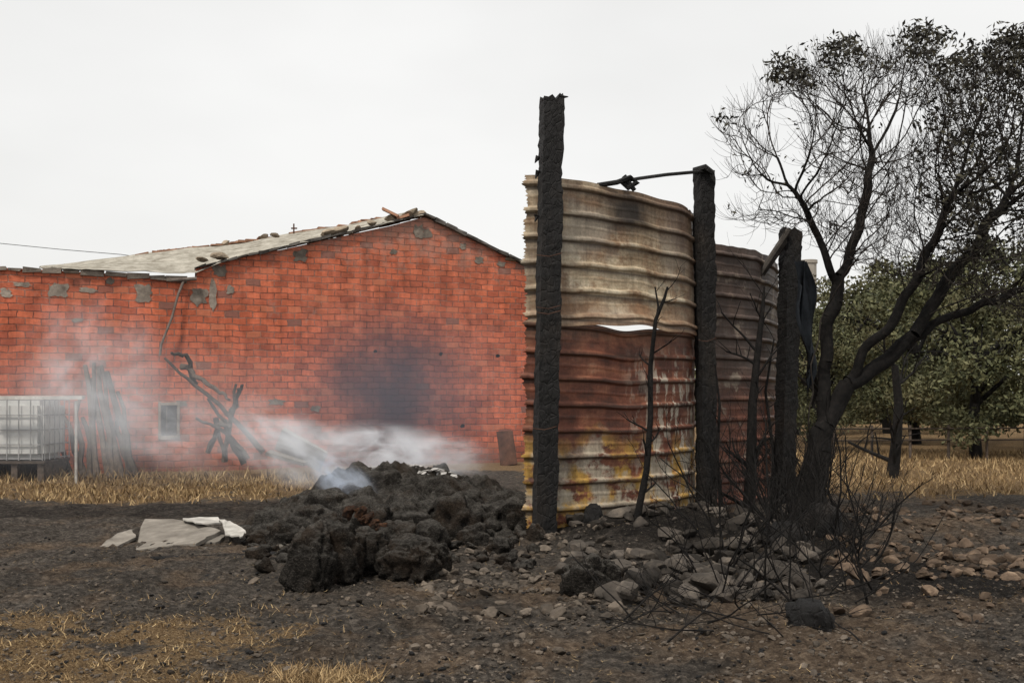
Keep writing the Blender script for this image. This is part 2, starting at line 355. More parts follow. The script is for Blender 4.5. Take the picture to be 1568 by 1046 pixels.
for j in range(nr+1):
    v=j/nr
    for i in range(nc+1):
        t=i/nc; a=interp(fr,t); b=interp(bk,t); pa=wW(a[0],a[1],.12+.12*noise.noise(Vector((t*25,0,0)))); pb=P(b[0],b[1],wY(b[0])+4.0)
        p=pa.lerp(pb,v); p.z+=.028*math.sin(v*4/.2*2*math.pi)+.05*noise.noise(p*1.2)+.03*noise.noise(Vector((math.floor(t*9)*7.7,math.floor(v*4)*3.3,0))); Vr.append(p)
for j in range(nr):
    for i in range(nc): k=j*(nc+1)+i; Fr.append((k,k+1,k+nc+2,k+nc+1))
mr=simple('corrugated_fibre_roof',[(.3,(.16,.14,.11)),(.5,(.32,.30,.255)),(.7,(.50,.47,.41))],2.6,.3,.01,detail=11)
mkobj('roof_slope',Vr,Fr,mr,bld,True)
A=Acc(); back=Vector((-UY,UX,0))*9
a=wW(652,329,.1); b=wW(915,459,.1); A.add([a,b,b+back-Vector((0,0,.3)),a+back-Vector((0,0,.3))],[(0,1,2,3)])
a=wW(-260,396,-.2);b=wW(300,424,-.2); A.add([a,b,b+back-Vector((0,0,.5)),a+back-Vector((0,0,.5))],[(0,1,2,3)])
A.obj('roof_rear_slopes',m_fibre,bld)
def rock(A,c,sx,sy,sz,sub=2,seed=None,amp=.35):
    V,Fc=ICO[sub]; q=Vector((random.uniform(0,99),random.uniform(0,99),random.uniform(0,99))); rz=Matrix.Rotation(random.uniform(0,6.3),3,'Z')@Matrix.Rotation(random.uniform(-.5,.5),3,'X')@Matrix.Rotation(random.uniform(-.4,.4),3,'Y')
    cut=[(Vector((random.gauss(0,1),random.gauss(0,1),random.gauss(0,1))).normalized(),random.uniform(.45,.8)) for _ in range(7)] if sub>1 else []
    out=[]
    for v in V:
        d=1+amp*noise.noise(v*1.3+q)+amp*.3*noise.noise(v*3+q); w=v*d
        for nn_,k in cut:
            e=w.dot(nn_)-k
            if e>0: w=w-nn_*e*.92
        w=rz@Vector((w.x*sx,w.y*sy,w.z*sz)); out.append(Vector(c)+w)
    A.add(out,Fc)
A=Acc()
for (x,y,r) in [(335,392,.2),(505,356,.2),(522,354,.24),(548,350,.12),(600,336,.18),(628,329,.22),(640,328,.2),(704,357,.17),(782,396,.18),(405,362,.1),(420,360,.1),(345,372,.1),(310,398,.12),(570,341,.14)]:
    p=P(x,y,wY(x)+.1); rock(A,p,r*1.2,r,r*.6)
A.obj('roof_ballast_stones',simple('roof_stone',[(.3,(.14,.11,.08)),(.7,(.34,.28,.21))],6,.5,.02,isl=1,dark=.6),bld)
A=Acc()
for i in range(40):
    x=random.uniform(215,600)
    yb=np.interp(x,[b[0] for b in bk],[b[1] for b in bk])
    A.box(P(x,yb+1,wY(x)+3.9),random.uniform(.15,.5),.3,random.uniform(.03,.06),Matrix.Rotation(random.uniform(-.15,.15)-.14,3,'Y')@R,.015)
A.box(P(598,326,wY(598)),.42,.2,.06,Matrix.Rotation(.45,3,'Y')); A.box(P(618,333,wY(610)),.3,.2,.06,Matrix.Rotation(-.3,3,'Y'))
A.obj('broken_ridge_tiles',m_tile,bld)
A=Acc(); A.tube([P(450,358,26),P(450,343,26)],[.02,.02]); A.tube([P(446,350,26),P(455,350,26)],[.02,.02]); A.obj('vent_stub',m_rust,bld)
A=Acc()
A.tube([wW(282,428,.1),wW(272,452,.15),wW(262,488,.2),wW(246,528,.2),wW(244,545,.2)],[.032,.028,.028,.028,.03],8); A.tube([wW(262,430,.1),wW(300,428,.14)],[.04,.04],8)
A.obj('drain_pipe',simple('pipe_grey',[(.3,(.09,.07,.06)),(.7,(.2,.17,.15))],6),bld)
A=Acc(); A.tube([P(-200,355,30),P(0,373,30),P(90,382,30),P(185,390,30),P(300,405,31)],[.009]*5,4); A.obj('overhead_cable',m_dark)
# ------------------------------------------------------------ objects by barn
tk=empty('water_tank_container')
m_tank=M('tank_plastic',.5,.3); m_tank.col(m_tank.ramp(m_tank.noise(2,4),[(.3,(.42,.43,.42)),(.7,(.62,.62,.6))]))
bm=bmesh.new(); bmesh.ops.create_cube(bm,size=1); bmesh.ops.bevel(bm,geom=bm.edges[:],offset=.1,segments=4,affect='EDGES')
me=bpy.data.meshes.new('tank_body'); bm.to_mesh(me); bm.free(); me.materials.append(m_tank.m)
to=bpy.data.objects.new('tank_body',me); scene.collection.objects.link(to); to.parent=tk; to.location=(-9.5,19.5,1.0); to.scale=(1.1,1.0,1.15)
A=Acc()
for z in (.45,.72,1.0,1.28,1.57):
    A.box((-9.5,18.96,z),1.16,.018,.02); A.box((-8.93,19.5,z),.018,1.1,.02)
for i in range(6):
    A.box((-10.06+i*.225,18.94,1.0),.018,.016,1.16); A.box((-8.91,18.98+i*.21,1.0),.016,.018,1.16)
A.obj('cage',simple('galv_cage',[(.3,(.2,.2,.2)),(.7,(.36,.36,.36))],5),tk)
A=Acc(); A.box((-9.5,19.5,.38),1.2,1.1,.05)
for x in(-10,-9.5,-9): A.box((x,19.5,.17),.12,1.0,.36)
A.obj('pallet',m_wood,tk)
A=Acc(); A.box(P(50,609,18.6),1.9,.12,.06,None,.005); 
for x in (-40,116): A.box(Vector((P(x,620,18.6).x,18.62,.78)),.04,.04,1.55)
A.obj('metal_rail',m_white)
A=Acc()
for (x0,y0,x1,y1,w) in [(97,632,132,722,.055),(85,660,112,718,.05),(150,562,176,726,.06),(163,570,210,726,.07),(140,580,168,724,.06),(128,640,150,724,.06),(185,600,196,722,.05),(118,610,126,720,.05),(155,600,188,728,.07),(132,560,150,640,.06),(175,640,205,722,.06),(145,556,138,640,.05),(158,560,172,600,.05)]:
    p1=P(x0,y0,20.7); q=P(x1,y1,19.8); q.z=0
    pts=[q.lerp(p1,k/5)+Vector((noise.noise(Vector((x0,k*.7,0)))*.12,0,0)) for k in range(6)]; A.tube(pts,[w*(1.2-.1*k)*random.uniform(.85,1.15) for k in range(6)],7,.15)
A.obj('leaning_timber_poles',m_wood)
A=Acc()
for L in [[(402,690),(350,632),(300,590),(252,548)],[(342,705),(352,640),(362,588)],[(372,712),(350,660),(318,610)],[(318,690),(335,650),(352,655)],[(330,640),(345,700)],[(280,560),(300,575),(340,600),(352,612)],[(380,700),(345,660),(300,640)],[(352,640),(366,600),(372,590)],[(300,590),(285,545),(262,540)]]:
    pts=[]
    for a,b in zip(L,L[1:]):
        for k in range(4): pts.append((a[0]+(b[0]-a[0])*k/4+random.uniform(-3,3),a[1]+(b[1]-a[1])*k/4+random.uniform(-3,3)))
    pts.append(L[-1]); n_=len(pts); A.tube([P(x,y,20.6-i*.05) for i,(x,y) in enumerate(pts)],[.062*(1-.65*i/n_) for i in range(n_)],7,.2)
A.obj('fallen_dead_branches',m_wood)
A=Acc()
A.box(P(462,690,20.2),1.0,.05,.5,Matrix.Rotation(.5,3,'Y')@Matrix.Rotation(.5,3,'X'),.03); A.box(P(440,702,19.8),.8,.5,.04,Matrix.Rotation(.3,3,'Y'),.03)
A.obj('broken_roof_slab',m_fibre)
A=Acc(); A.box(P(776,686,24.0),.4,.05,.85,Matrix.Rotation(-.25,3,'X')@Matrix.Rotation(-.12,3,'Y'),.02); A.obj('rusty_panel',m_rust)
# ------------------------------------------------------------ burnt hay heap & lumps
def lump(A,px,topy,basey,wpx,dY=0,amp=.3,sub=5,pw=.85,dep=.8):
    Yb=GY(basey); w=wpx/F*Yb*.5; Yc=Yb+w*.75+dY; px_=(px-CX)/F*Yc
    zt=H-(topy-HY)/F*Yc; z0=-.12; c=Vector((px_,Yc,(zt+z0)/2)); hz=(zt-z0)/2
    V,Fc=ICO[sub]; q=Vector((random.uniform(0,99),random.uniform(0,99),random.uniform(0,99))); out=[]; rz=Matrix.Rotation(random.uniform(-.5,.5),3,'Z')
    for v in V:
        d=1+amp*noise.noise(v*1.2+q)+amp*.6*noise.noise(v*2.7+q)
        dv=noise.voronoi(v*2.2+q)[0]; d+=.26*min(.5,dv[1]-dv[0])-.06
        d+=.09*noise.noise(Vector((v.x*6,v.y*6,v.z*12))+q)+.07*noise.noise(v*20+q)+.045*noise.noise(v*44+q)
        vx=math.copysign(abs(v.x)**pw,v.x); vy=math.copysign(abs(v.y)**pw,v.y); vz=math.copysign(abs(v.z)**pw,v.z)
        out.append(c+rz@Vector((vx*w*.95*d,vy*w*dep*d,0))+Vector((0,0,vz*hz*(d*.7+.3))))
    A.add(out,Fc)
for i,(L) in enumerate([[(476,808,905,80),(518,801,895,86),(560,812,884,74),(500,790,880,60)],[(628,824,893,96),(664,832,882,56)],[(900,850,915,74),(930,862,912,40)]]):
    A=Acc()
    for l in L: lump(A,*l,amp=.38,pw=.78)
    A.obj('burnt_hay_bale',m_hay,None,True)
X_=np.arange(-5.2,.9,.021); Y_=np.arange(10.1,16.2,.024); V=[];Fc=[]
rx=[340,390,430,480,520,560,620,680,720,770,810,850]; rz=[-.25,-.05,.16,.34,.50,.58,.64,.58,.44,.30,.24,-.1]
for y in Y_:
    for x in X_:
        wx=x+.18*noise.noise(Vector((x*1.6,y*1.6,7))); wy=y+.18*noise.noise(Vector((x*1.6,y*1.6,17)))
        pxr=CX+F*wx/13.8; rzv=float(np.interp(pxr,rx,rz))
        yf=11.6+.7*noise.noise(Vector((x*.9,0,3)))
        prof=sm(yf-.7,yf+.4,wy)*.42+sm(12.4,13.9,wy)*.58; prof*=1-sm(14.2,15.8,wy)
        h=rzv*prof*(1+.55*noise.noise(Vector((x*1.5,y*1.5,21))))
        dv=noise.voronoi(Vector((wx*1.5,wy*1.5,h*.5)))[0]; e=max(0,min(1,prof*2.2))*max(0,min(1,(rzv+.1)*4))
        h+=e*(.24*min(.7,(dv[1]-dv[0])*1.4)-.08)
        dv=noise.voronoi(Vector((wx*4.2,wy*4.2,h)))[0]; h+=e*.10*min(.6,dv[1]-dv[0])
        q=Vector((x,y,h)); h+=(.03+.05*e)*noise.noise(q*3.1)+.045*e*noise.noise(q*8)+.03*noise.noise(q*19)*max(.3,e)+.018*noise.noise(q*40)*e
        h-= .10*(1-e)
        V.append((x,y,h+gh(x,y)*.6))
nx_=len(X_)
Fc=[(j*nx_+i,j*nx_+i+1,(j+1)*nx_+i+1,(j+1)*nx_+i) for j in range(len(Y_)-1) for i in range(nx_-1)]
heap=mkobj('smouldering_hay_heap',V,Fc,m_hay,None,True)
A=Acc()
for l in [(470,772,822,80),(560,762,835,80),(625,765,830,90),(700,762,826,90),(750,768,822,90),(600,800,852,70),(430,800,836,60),(690,735,800,90),(540,742,806,90),(790,766,822,56),(765,822,850,46),(505,756,812,80),(590,726,800,90),(560,830,862,40),(730,800,838,50),(660,800,845,60),(400,812,834,50),(820,800,834,30)]:
    lump(A,*l,amp=.55,sub=4,pw=.9)
for k in range(230):
    px=random.uniform(380,830); py=random.uniform(795,880); y=GY(py)+random.uniform(0,.5); x=(px-CX)/F*y
    s=.02+.09*random.random()**2; rock(A,(x,y,gh(x,y)+s*.3),s*1.3,s,s*.8,3,amp=.8)
A.obj('hay_clumps',m_hay,heap,True)
A=Acc()
for i in range(110):
    x=random.gauss(625,26); p=P(x,715+random.uniform(-3,8)+abs(x-620)*.1,13.9+random.uniform(-.3,.3)); rock(A,p,.06,.06,.02)
A.obj('pale_ash_cap',m_ash)
A=Acc()
for k in range(16):
    t=k/15; c=P(540+52*t+random.uniform(-7,7),783+36*t**1.5+random.uniform(-7,7),10.4-.2*t); rock(A,c,random.uniform(.04,.09),.07,random.uniform(.03,.07),3,amp=.9)
A.obj('scorched_hay_clump',simple('scorched_orange_hay',[(.35,(.014,.010,.008)),(.55,(.07,.035,.02)),(.75,(.22,.10,.048))],20,1.0,.05))
def slab(A,pts,th=.03,mid=0):
    V=[Vector(p) for p in pts]; W=[]
    for i in range(len(V)):
        a,b=V[i],V[(i+1)%len(V)]; W.append(a)
        for k in (1,2,3):
            q=a.lerp(b,k/4); q+=Vector((random.uniform(-.025,.025),random.uniform(-.04,.04),random.uniform(-.01,.012))); W.append(q)
    V=W; n=len(V); A.add(V+[v-Vector((0,0,th)) for v in V],[tuple(range(n)),tuple(range(n,2*n))[::-1]]+[(i,(i+1)%n,n+(i+1)%n,n+i)[::-1] for i in range(n)])
A=Acc()
slab(A,[P(208,842,10.6),P(300,832,10.6),P(338,812,11.2),P(300,797,12.0),P(222,794,12.2)],.04)
slab(A,[P(140,842,10.5),P(180,836,10.7),P(208,822,11.3),P(204,810,11.8),P(180,816,11.4)],.03)
slab(A,[P(214,850,10.2),P(345,848,10.2),P(350,838,10.6),P(240,838,10.6)],.04)
slab(A,[P(255,832,10.8),P(330,830,10.8),P(345,818,11.2),P(270,818,11.2)],.05)
slab(A,[P(372,846,10.4),P(440,842,10.4),P(446,832,10.8),P(390,836,10.8)],.04)
A.obj('fallen_cement_sheets',m_fibre)
A=Acc()
slab(A,[P(280,793,12.0),P(334,791,12.0),P(338,800,11.6),P(300,800,11.4)],.015)
slab(A,[P(335,795,11.8),P(352,797,11.7),P(376,812,11.0),P(368,822,10.8),P(345,818,10.9)],.015)
A.obj('white_sheet_scraps',m_white)
A=Acc(); A.tube([P(372,850,10.3),P(410,852,10.2),P(445,853,10.2)],[.055,.06,.05],8,.15); A.tube([P(350,858,9.9),P(395,850,10.1)],[.03,.03],6,.15); A.tube([P(230,856,9.9),P(300,854,10.0),P(380,852,10.1)],[.03,.035,.03],6,.2); A.obj('charred_log',m_char)
# ------------------------------------------------------------ fence
fence=empty('corrugated_metal_fence')
def cat(pts,t):
    u=t*(len(pts)-1); i=min(int(u),len(pts)-2); f=u-i
    p0=Vector(pts[max(i-1,0)]);p1=Vector(pts[i]);p2=Vector(pts[i+1]);p3=Vector(pts[min(i+2,len(pts)-1)])
    return .5*((2*p1)+(-p0+p2)*f+(2*p0-5*p1+4*p2-p3)*f*f+(-p0+3*p1-3*p2+p3)*f**3)
def sheet(name,path,z0,z1,mat,nt=150,off=0.0,bulge=None,topf=None,botf=None,ph=0,seed=0,dent=.03,per=.30,sag=None):
    nz=int((z1-z0)/.0105); V=[];Fc=[]
    pts=[(p[0],p[1],0) for p in path]
    for i in range(nt+1):
        t=i/nt; c=cat(pts,t); c2=cat(pts,min(1,t+.01)); c1=cat(pts,max(0,t-.01)); tg=(c2-c1).normalized(); nrm=Vector((tg.y,-tg.x,0))
        za=z0+(botf(t) if botf else 0); zb=z1+(topf(t) if topf else 0)
        for j in range(nz+1):
            v=j/nz; z=za+(zb-za)*v; zp=z0+(z1-z0)*v
            fr_=((zp+ph)/per)%1.0; a=abs(fr_-.5)
            rib=.036*(1-min(1,max(0,(a-.07)/.045)))
            a2=abs(fr_-.0 if fr_<.5 else fr_-1.0); rib+=.004*(1-min(1,max(0,(a2-.04)/.03)))
            w=Vector((t*2.2,z*.6,seed)); d=rib+off+dent*noise.noise(w)+dent*.22*noise.noise(w*3.7)
            if bulge: d+=bulge(t,v)
            e=0
            if i==0: e=-.04*random.random()-.03*(rib/.034)+.05*noise.noise(Vector((z*3,0,seed)))
            if i==nt: e=.04*random.random()
            p=c+nrm*d+tg*e; p.z=z+(sag(t,v) if sag else 0)+.010*noise.noise(Vector((t*3,z*1.2,seed+9))); V.append(p)
    for i in range(nt):
        for j in range(nz):
            k=i*(nz+1)+j; Fc.append((k,k+nz+1,k+nz+2,k+1))
    return mkobj(name,V,Fc,mat,fence,True)
def rustmat(name,kind,per=.30,ph=0):
    m=M(name,.55,.4); x,y,z=m.sep(); n=m.noise(1.6,6,.6); st=m.noise(1.0,9,.68,m.mp((1.4,1.4,5))); fine=m.noise(30,6,.7)
    drip=m.noise(1.0,7,.7,m.mp((9,9,.7)))
    rust=m.ramp(m.noise(2.2,9,.65,m.mp((1,1,2.4),(3,1,5))),[(.3,(.055,.024,.017)),(.48,(.155,.052,.030)),(.6,(.25,.095,.052)),(.78,(.38,.22,.14))])
    galv=m.ramp(st,[(.30,(.17,.11,.06)),(.43,(.37,.28,.18)),(.55,(.56,.465,.325)),(.72,(.72,.645,.50))])
    sepi=lambda a,k: m.math('ADD',a,m.math('MULTIPLY',m.math('SUBTRACT',n,.5),k))
    if kind=='up':
        brown=m.ramp(m.noise(1.3,10,.72,m.mp((1.3,1.3,1.6),(9,2,7))),[(.47,0),(.58,.85)])
        galv=m.mix(brown,galv,(.22,.125,.066))
        grey=m.ramp(m.noise(.9,7,.6,m.mp((1,1,1.3),(1,8,2))),[(.5,0),(.62,.6)]); galv=m.mix(grey,galv,(.34,.31,.26))
        xr=sepi(x,1.6)
        tp=m.rng(m.math('ADD',z,m.math('MULTIPLY',m.math('SUBTRACT',st,.5),1.0)),3.4,4.1)
        tp=m.math('MULTIPLY',tp,m.rng(xr,.7,1.9,.35,.95))
        galv=m.mix(tp,galv,m.mix(fine,(.08,.05,.035),(.28,.18,.12)))
        c=m.mix(m.rng(xr,1.9,2.6,0,.85),galv,(.17,.10,.068))
        sp_=m.math('ADD',m.spot((1.42,12.1,3.86),(.42,1.5,.34)),m.math('MULTIPLY',m.math('SUBTRACT',n,.5),1.2))
        c=m.mix(m.rng(sp_,.35,1.0,.93,0),c,(.025,.02,.018))
        zz=m.math('ADD',z,m.math('MULTIPLY',m.math('SUBTRACT',st,.5),.9)); c=m.mix(m.rng(zz,2.4,2.9,.75,0),c,(.27,.15,.085))
    elif kind=='low':
        pale=m.ramp(m.noise(3.6,6,.6,m.mp((2.6,2.6,1.0))),[(.52,0),(.57,.9)])
        lowp=m.mix(m.ramp(m.noise(1.9,5,.6),[(.44,0),(.52,1)]),(.44,.38,.29),(.50,.30,.07))
        zz=sepi(z,.9)
        lowc=m.mix(m.ramp(m.noise(2.6,8,.68,m.mp((1.2,1.2,1.6))),[(.42,0),(.50,1)]),rust,lowp)
        c=m.mix(m.rng(zz,.9,1.2,.95,0),rust,lowc)
        c=m.mix(m.math('MULTIPLY',m.math('MULTIPLY',pale,m.rng(x,1.3,1.9)),m.rng(z,1.9,2.3,1,0)),c,(.52,.46,.37))
        zt=m.math('ADD',z,m.math('MULTIPLY',m.math('SUBTRACT',st,.5),.9)); c=m.mix(m.rng(zt,2.2,2.55,0,.5),c,(.34,.20,.115))
        sc_=m.ramp(m.noise(1.4,8,.7,m.mp((1,1,1.2),(4,4,4))),[(.55,0),(.68,.75)]); c=m.mix(sc_,c,(.05,.03,.024))
    else:
        c=m.mix(m.rng(m.math('ADD',z,m.math('MULTIPLY',n,.8)),1.8,2.5),rust,m.ramp(st,[(.3,(.06,.04,.033)),(.6,(.15,.105,.085)),(.8,(.26,.21,.18))]))
        c=m.mix(m.ramp(m.noise(3.2,6,.6),[(.58,0),(.64,.8)]),c,(.38,.31,.24))
    c=m.mix(1.0,c,m.ramp(drip,[(.3,.62),(.6,1.06)]),'MULTIPLY')
    c=m.mix(1.0,c,m.ramp(fine,[(.3,.72),(.7,1.2)]),'MULTIPLY')
    fz=m.math('FRACT',m.math('DIVIDE',m.math('ADD',z,ph),per)); c=m.mix(m.ramp(fz,[(.2,0),(.36,.8),(.40,.3),(.5,0)]),c,(.04,.026,.02))  # shade under each rib painted into the sheet colour as a dark band
    m.col(c); m.bump(m.math('ADD',st,m.math('MULTIPLY',fine,.25)),.3,.02); return m
pA=[(.17,11.35),(.55,11.42),(1.0,11.75),(1.42,12.1),(1.85,12.5),(2.27,13.0),(2.5,13.6),(2.62,14.3)]
def bul(t,v): return .09*math.exp(-((t-.45)/.16)**2)*(1-sm(0,.18,v))+.04*(1-sm(0,.1,v))
def bul2(t,v): return -.05*math.exp(-((t-.45)/.2)**2)*sm(.85,1,v)
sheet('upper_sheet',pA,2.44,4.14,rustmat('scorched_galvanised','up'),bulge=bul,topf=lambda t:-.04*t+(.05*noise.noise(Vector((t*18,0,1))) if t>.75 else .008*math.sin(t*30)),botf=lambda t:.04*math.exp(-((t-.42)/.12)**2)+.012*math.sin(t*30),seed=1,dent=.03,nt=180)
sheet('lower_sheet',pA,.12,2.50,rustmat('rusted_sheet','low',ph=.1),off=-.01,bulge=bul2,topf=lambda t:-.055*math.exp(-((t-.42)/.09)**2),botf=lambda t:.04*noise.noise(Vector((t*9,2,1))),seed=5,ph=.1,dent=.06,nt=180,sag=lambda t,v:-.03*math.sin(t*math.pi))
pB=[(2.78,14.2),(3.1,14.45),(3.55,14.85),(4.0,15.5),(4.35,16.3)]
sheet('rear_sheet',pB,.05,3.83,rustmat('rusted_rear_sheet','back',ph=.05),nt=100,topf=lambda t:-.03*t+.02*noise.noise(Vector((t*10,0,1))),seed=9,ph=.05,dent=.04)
def post(A,base,topp,w,d,yaw=0,jag=.12,n=130):
    base=Vector(base);topp=Vector(topp); Rz=Matrix.Rotation(yaw,3,'Z'); V=[];Fs=[]; prof=[(-1,-1),(-.6,-1),(-.2,-1.03),(.2,-1),(.6,-.98),(1,-1),(1.03,-.3),(1.02,.4),(1,1),(.3,1),(-.4,1),(-1,1),(-1.02,.4),(-1.03,-.3)]; k=len(prof); q=random.uniform(0,50)
    for i in range(n+1):
        t=i/n; c=base.lerp(topp,t)
        for j,(a,b) in enumerate(prof):
            r=1+.12*noise.noise(Vector((a*2+q,b*2,t*9)))+.10*noise.noise(Vector((a*3+q,b*3,t*30)))+.10*noise.noise(Vector((a*5+q,b*5,t*75)))
            p=c+Rz@Vector((a*w/2*r,b*d/2*r,0))
            if t>.93: p.z+=jag*noise.noise(Vector((a*2.3+q,b*2.1,3)))*(t-.93)/.07
            V.append(p)
    for i in range(n):
        for j in range(k): Fs.append((i*k+j,i*k+(j+1)%k,(i+1)*k+(j+1)%k,(i+1)*k+j))
    V.append(topp-Vector((0,0,.03))); Fs+=[(n*k+j,n*k+(j+1)%k,len(V)-1) for j in range(k)]
    A.add(V,Fs)
A=Acc(); b=P(833,835,11.15); b.z=-.1; post(A,b,P(845,152,11.15),.235,.2,.25,.12)
A.obj('post',m_char,fence)
A=Acc()
for (x,y,dx,dy) in [(824,240,-5,10),(824,262,-4,12),(857,149,13,0),(838,152,-8,2),(822,330,-3,10)]:
    a=P(x,y,11.1); A.tube([a,P(x+dx*.5,y+dy*.5,11.1),P(x+dx,y+dy,11.08)],[.03,.02,.006],5,.3)
A.obj('post_splinters',m_char,fence)
A=Acc(); b=P(1082,800,13.35); b.z=-.1; post(A,b,P(1078,262,13.35),.225,.18,.4); b=P(1200,775,15.4); b.z=-.1; post(A,b,P(1211,352,15.4),.27,.2,.5)
A.obj('rear_posts',m_char,fence)
A=Acc()
A.tube([P(1088,262,13.3),P(1020,268,12.9),P(978,274,12.3),P(945,280,12.05)],[.022]*4,6,.1)
A.tube([P(915,284,11.8),P(945,280,11.9),P(965,272,12.0),P(975,280,12.0),P(962,288,12.0),P(950,278,12.0)],[.03,.028,.035,.04,.035,.02],6,.2)
A.tube([P(955,270,12.0),P(972,292,12.0)],[.03,.025],6,.2)
A.tube([P(1062,262,13.3),P(1080,256,13.2),P(1092,266,13.2)],[.04,.045,.03],6,.2)
A.obj('bent_iron_rod',m_char,fence)
A=Acc()
A.box(P(1165,420,15.3),.11,.03,1.45,Matrix.Rotation(.62,3,'Y'),.01)
A.tube([P(1120,482,15.2),P(1160,425,15.2),P(1208,352,15.2)],[.035,.04,.04],6,.2)
A.obj('fallen_brace',simple('grey_brace',[(.3,(.03,.026,.023)),(.7,(.10,.09,.08))],6),fence)
A=Acc()
for z,y,x0,x1,Y in [(0,470,822,858,11.0),(0,478,822,858,11.0),(0,655,815,852,11.0),(0,520,1068,1096,13.2),(0,390,822,860,11.0)]:
    A.tube([P(x0,y,Y+.2),P(x0+2,y+1,Y),P((x0+x1)/2,y+3,Y-.02),P(x1,y-2,Y),P(x1+2,y-2,Y+.2)],[.004]*5,4)
A.obj('tie_wires',m_rust,fence)
V=[];Fs=[]
for i in range(9):
    for j in range(36):
        t=j/35; x=1216+ i*3.0*(1-.25*t)+16*t+5*math.sin(t*8+i*.7); y=400+ t*(212-abs(i-4)*14); p=P(x,y,14.6); p.y+=.10*math.sin(i*1.9+t*5); V.append(p)
for i in range(8):
    for j in range(35): k=i*36+j; Fs.append((k,k+1,k+37,k+36))
mkobj('hanging_cloth',V,Fs,simple('sooty_cloth',[(.3,(.010,.012,.015)),(.7,(.03,.036,.045))],6),fence,True)
A=Acc(); A.tube([P(1238,470,70),P(1238,402,70)],[.55,.55],12); A.tube([P(1238,404,70),P(1238,399,70)],[.62,.62],12); A.obj('distant_silo',simple('silo_concrete',[(.3,(.26,.24,.21)),(.7,(.36,.33,.29))],1))
# ------------------------------------------------------------ stones & clods
def scat(px0,px1,py0,py1,n,s0,s1,bias=1.5,sub=1,zf=.35,pos=None,flat=.6):
    A=Acc()
    for i in range(n):
        px=random.uniform(px0,px1); py=random.uniform(py0,py1); y=GY(py); x=(px-CX)/F*y
        if pos and not pos(x,y,px,py): continue
        s=s0+(s1-s0)*random.random()**bias; rock(A,(x,y,gh(x,y)+s*zf),s*random.uniform(.8,1.5),s,s*random.uniform(flat*.8,flat*1.3),sub)
    return A
clus=lambda x,y,px,py: noise.noise(Vector((x*1.3,y*1.3,6)))>-.05
clus2=lambda x,y,px,py: noise.noise(Vector((x*1.1,y*1.1,6)))>-.28
A=scat(858,1260,800,935,330,.03,.13,1.7,3,.4,lambda x,y,px,py: abs(py-868)<70-abs(px-1060)*.12)
B=scat(960,1240,850,925,110,.04,.13,1.6,3,.8); A.add(B.V,B.F); A.obj('stone_rubble_pile',m_stone)
A=scat(1270,1700,770,885,620,.02,.09,2.2,3,.3,clus2); B=scat(1280,1600,870,960,24,.03,.09,1.8,3,.4); A.add(B.V,B.F); A.obj('field_stones',m_stone2)
A=scat(-40,1620,800,1060,1500,.006,.03,3,1,.1,clus2); B=scat(640,980,815,950,560,.012,.07,2.4,3,.3,clus2); A.add(B.V,B.F); B=scat(380,900,790,930,240,.02,.06,2.2,2,.3,clus); A.add(B.V,B.F)
B=scat(600,1300,880,1000,260,.012,.045,2.2,2,.2,clus2); A.add(B.V,B.F)
B=scat(-40,1620,890,1070,5200,.004,.016,2.2,1,.2,clus2); A.add(B.V,B.F)
A.obj('dirt_clods',m_clod)
A=scat(-40,1620,800,1070,1500,.004,.022,2.6,1,.3); A.obj('charcoal_bits',m_char)
A=Acc(); lump(A,1240,918,968,80,sub=4); lump(A,908,776,824,40,sub=4); lump(A,1205,800,850,70,sub=4); lump(A,1255,770,830,60,sub=4); A.obj('charred_stump',m_char,None,True)
# ------------------------------------------------------------ grasses
C=[];Hh=[]
for i in range(24000):
    x=random.uniform(-13,-2.2); y=random.uniform(15,20.2)
    cl=noise.noise(Vector((x*1.2,y*1.2,14)))
    if random.random()<masks(x,y)[0]*(.6+cl): C.append((x,y,gh(x,y)-.01)); Hh.append(random.uniform(.04,.16)*(1.9 if y>19 else 1))
for i in range(30000):
    x=random.uniform(3.6,16); y=random.uniform(15.3,30)
    cl=noise.noise(Vector((x*1.2,y*1.2,14)))
    if random.random()<masks(x,y)[0]*(.7+cl): C.append((x,y,gh(x,y)-.01)); Hh.append(random.uniform(.05,.2))
blades('dry_grass_field',C,Hh,m_straw,.010,.6)
C=[];Hh=[]
for i in range(40000):
    y=random.uniform(5.2,8.4); x=random.uniform(-4.6,-.2); st=masks(x,y)[0]; cl=noise.noise(Vector((x*3.5,y*3.5,4)))
    if random.random()<st*.9*sm(-.15,.35,cl): C.append((x,y,gh(x,y)+.003)); Hh.append(random.uniform(.015,.07))
for i in range(900):
    a=random.uniform(0,6.3); r=random.random()**.7*.22; x=-1.02+r*1.3*math.cos(a); y=5.62+r*math.sin(a); C.append((x,y,gh(x,y)-.005)); Hh.append(random.uniform(.04,.13))
blades('dry_grass_foreground',C,Hh,m_straw,.003,1.4)
C=[];Hh=[]
for i in range(7000):
    y=random.uniform(5.2,11); x=random.uniform(-.62,.62)*y
    if noise.noise(Vector((x*1.5,y*1.5,44)))>-.1: C.append((x,y,gh(x,y)+.006)); Hh.append(random.uniform(.015,.05))
blades('scattered_straw_litter',C,Hh,m_straw,.0022,5.0)
